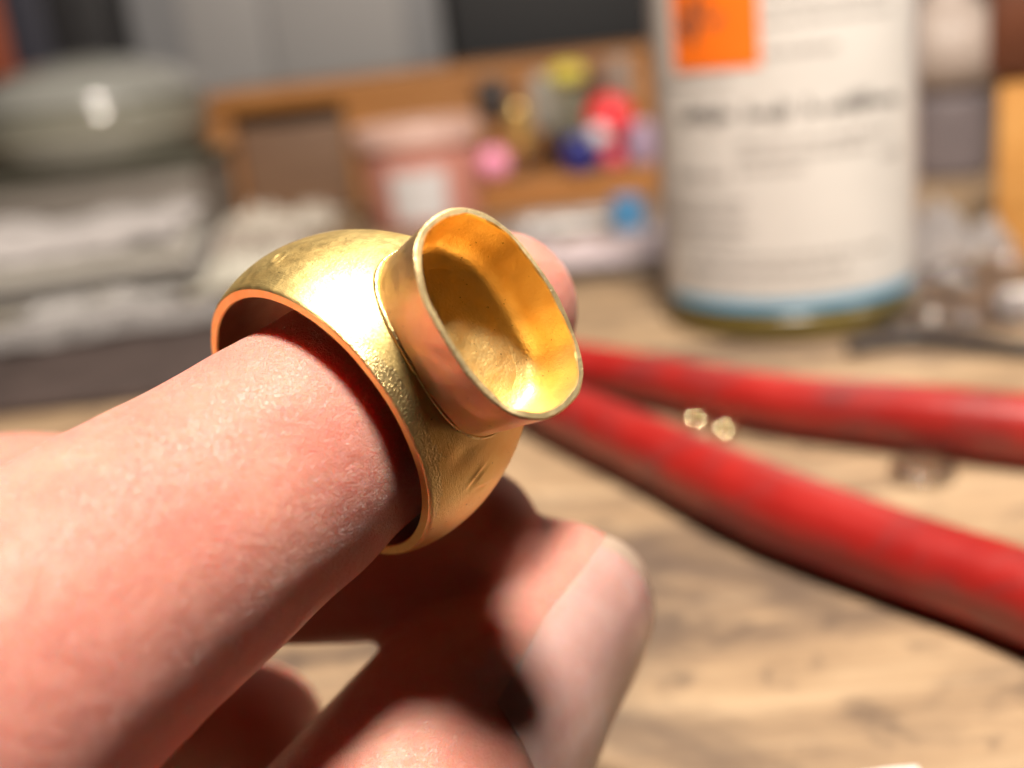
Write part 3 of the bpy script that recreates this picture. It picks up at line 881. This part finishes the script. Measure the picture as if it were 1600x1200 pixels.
tool('red_tool', 'small tool with a large glossy red ball knob', 'tool', 49, 432, 30.0, 9.2, 9.0, plain('red_knob', (0.72, 0.03, 0.04), 0.3), group=G)
tool('white_tool', 'small tool with a pale grey ball knob below the red one', 'tool', 43.5, 426, 24.5, 4.6, 4.6, plain('white_knob', (0.62, 0.60, 0.64), 0.25), group=G)
tool('navy_tool', 'small tool with a square navy blue grip', 'tool', 35.5, 426.5, 19, 6.4, 6.5, plain('navy_grip', (0.02, 0.025, 0.17), 0.4), shape='cyl', group=G)
tool('pink_red_tool', 'short tool with a raspberry red ball knob', 'tool', 48.5, 426, 15.5, 4.8, 4.4, plain('raspberry_knob', (0.66, 0.07, 0.13), 0.3), group=G)
tool('lilac_tool', 'short tool with a pale lilac knob', 'tool', 60, 428, 20, 5.2, 8, plain('lilac_knob', (0.36, 0.28, 0.40), 0.3), shape='cyl', group=G)
knob('blue_cap', 'small blue plastic cap on the bench beside the bottle', 'cap', (44, 360, 0), smooth_prof([(0, 0), (5.6, 0), (5.8, 1), (5.2, 10), (4.4, 11), (0, 11.2)]), plain('blue_cap', (0.06, 0.22, 0.42), 0.35))
for k, (x, y, sx, rz) in enumerate(((20, 374, 36, 0.1), (30, 392, 40, -0.15))):
    scrap('plastic_strip', ('white plastic strip lying in front of the tool block', 'greyish plastic strip lying nearest the tool block')[k], 'plastic strip', (x, y, 0), sx, 10, 3.0,
          (WHITE_PAPER, plain('strip_grey', (0.40, 0.37, 0.38), 0.4))[k], 60 + k, 20, 1.0, 0.12, 0.5, rz=rz)
scrap('lilac_wrapper', 'crumpled lilac-grey plastic wrapper on the bench left of the bottle', 'wrapper', (28, 318, 0), 44, 34, 6, plain('lilac_film', (0.46, 0.38, 0.39), 0.25, 0.15), 71, 36, 1.2, 0.1, 0.4, rz=0.2)
scrap('crumpled_tissue', 'crumpled pale tissue in front of the wooden rack', 'tissue', (-84, 440, 0), 44, 40, 11, plain('tissue_beige', (0.45, 0.40, 0.34), 0.7, 0.1), 81, 40, 1.2, 0.09, 0.5)
scrap('beige_wrapper', 'crumpled beige wrapper lying beside the paper block', 'wrapper', (-76, 352, 0), 40, 46, 7, plain('beige_film', (0.50, 0.47, 0.40), 0.5, 0.1), 91, 36, 1.2, 0.09, 0.5)

# loose clutter: scraps and small tools, each lying on the bench
for k, (x, y, sx, sy, h, c, rg, lab) in enumerate((
    (-118, 318, 46, 24, 6, (0.34, 0.32, 0.31), 0.35, 'grey crumpled foil lying against the front of the paper block'),
    (-88, 392, 40, 30, 9, (0.30, 0.25, 0.21), 0.6, 'brown crumpled paper between the paper block and the wooden rack'),
    (2, 352, 34, 26, 6, (0.20, 0.17, 0.16), 0.5, 'dark crumpled rag in front of the white plastic strip'),
    (60, 330, 30, 30, 9, (0.33, 0.28, 0.31), 0.25, 'mauve crumpled film tucked behind the white bottle'),
    (-40, 340, 40, 26, 5, (0.28, 0.24, 0.22), 0.5, 'taupe crumpled paper in front of the pink tub'))):
    scrap('crumpled_scrap', lab, 'scrap', (x, y, 0), sx, sy, h, plain('scrap_' + str(k), c, rg, 0.15), 100 + k * 7, 30, 1.3, 0.12, 0.4, rz=0.3 * k, group='crumpled scraps lying about the bench')
for k, (x, y, a, L, lab) in enumerate(((-70, 306, 0.5, 60, 'thin steel scriber lying beside the beige wrapper'), (10, 300, -0.25, 48, 'thin steel scriber lying in front of the lilac wrapper'))):
    d = Vector((math.cos(a), math.sin(a), 0)); p = Vector((x, y, 1.7)); t = thing('scriber', lab, 'scriber', (0, 0, 0), 0, 'steel scribers on the bench')
    make('grip', *sweep([tuple(p + d * (L * u)) for u in (0, 0.02, 0.25, 0.5, 0.52)], [0.9, 1.6, 1.7, 1.6, 1.0], [0.9, 1.6, 1.7, 1.6, 1.0], (0, 0, 1), 14), BLACK, t)
    make('needle', *sweep([tuple(p + d * (L * u) - Vector((0, 0, 1.0 * (u - 0.52)))) for u in (0.52, 0.8, 0.97, 1.0)], [0.8, 0.7, 0.4, 0.08], [0.8, 0.7, 0.4, 0.08], (0, 0, 1), 12), STEEL, t)
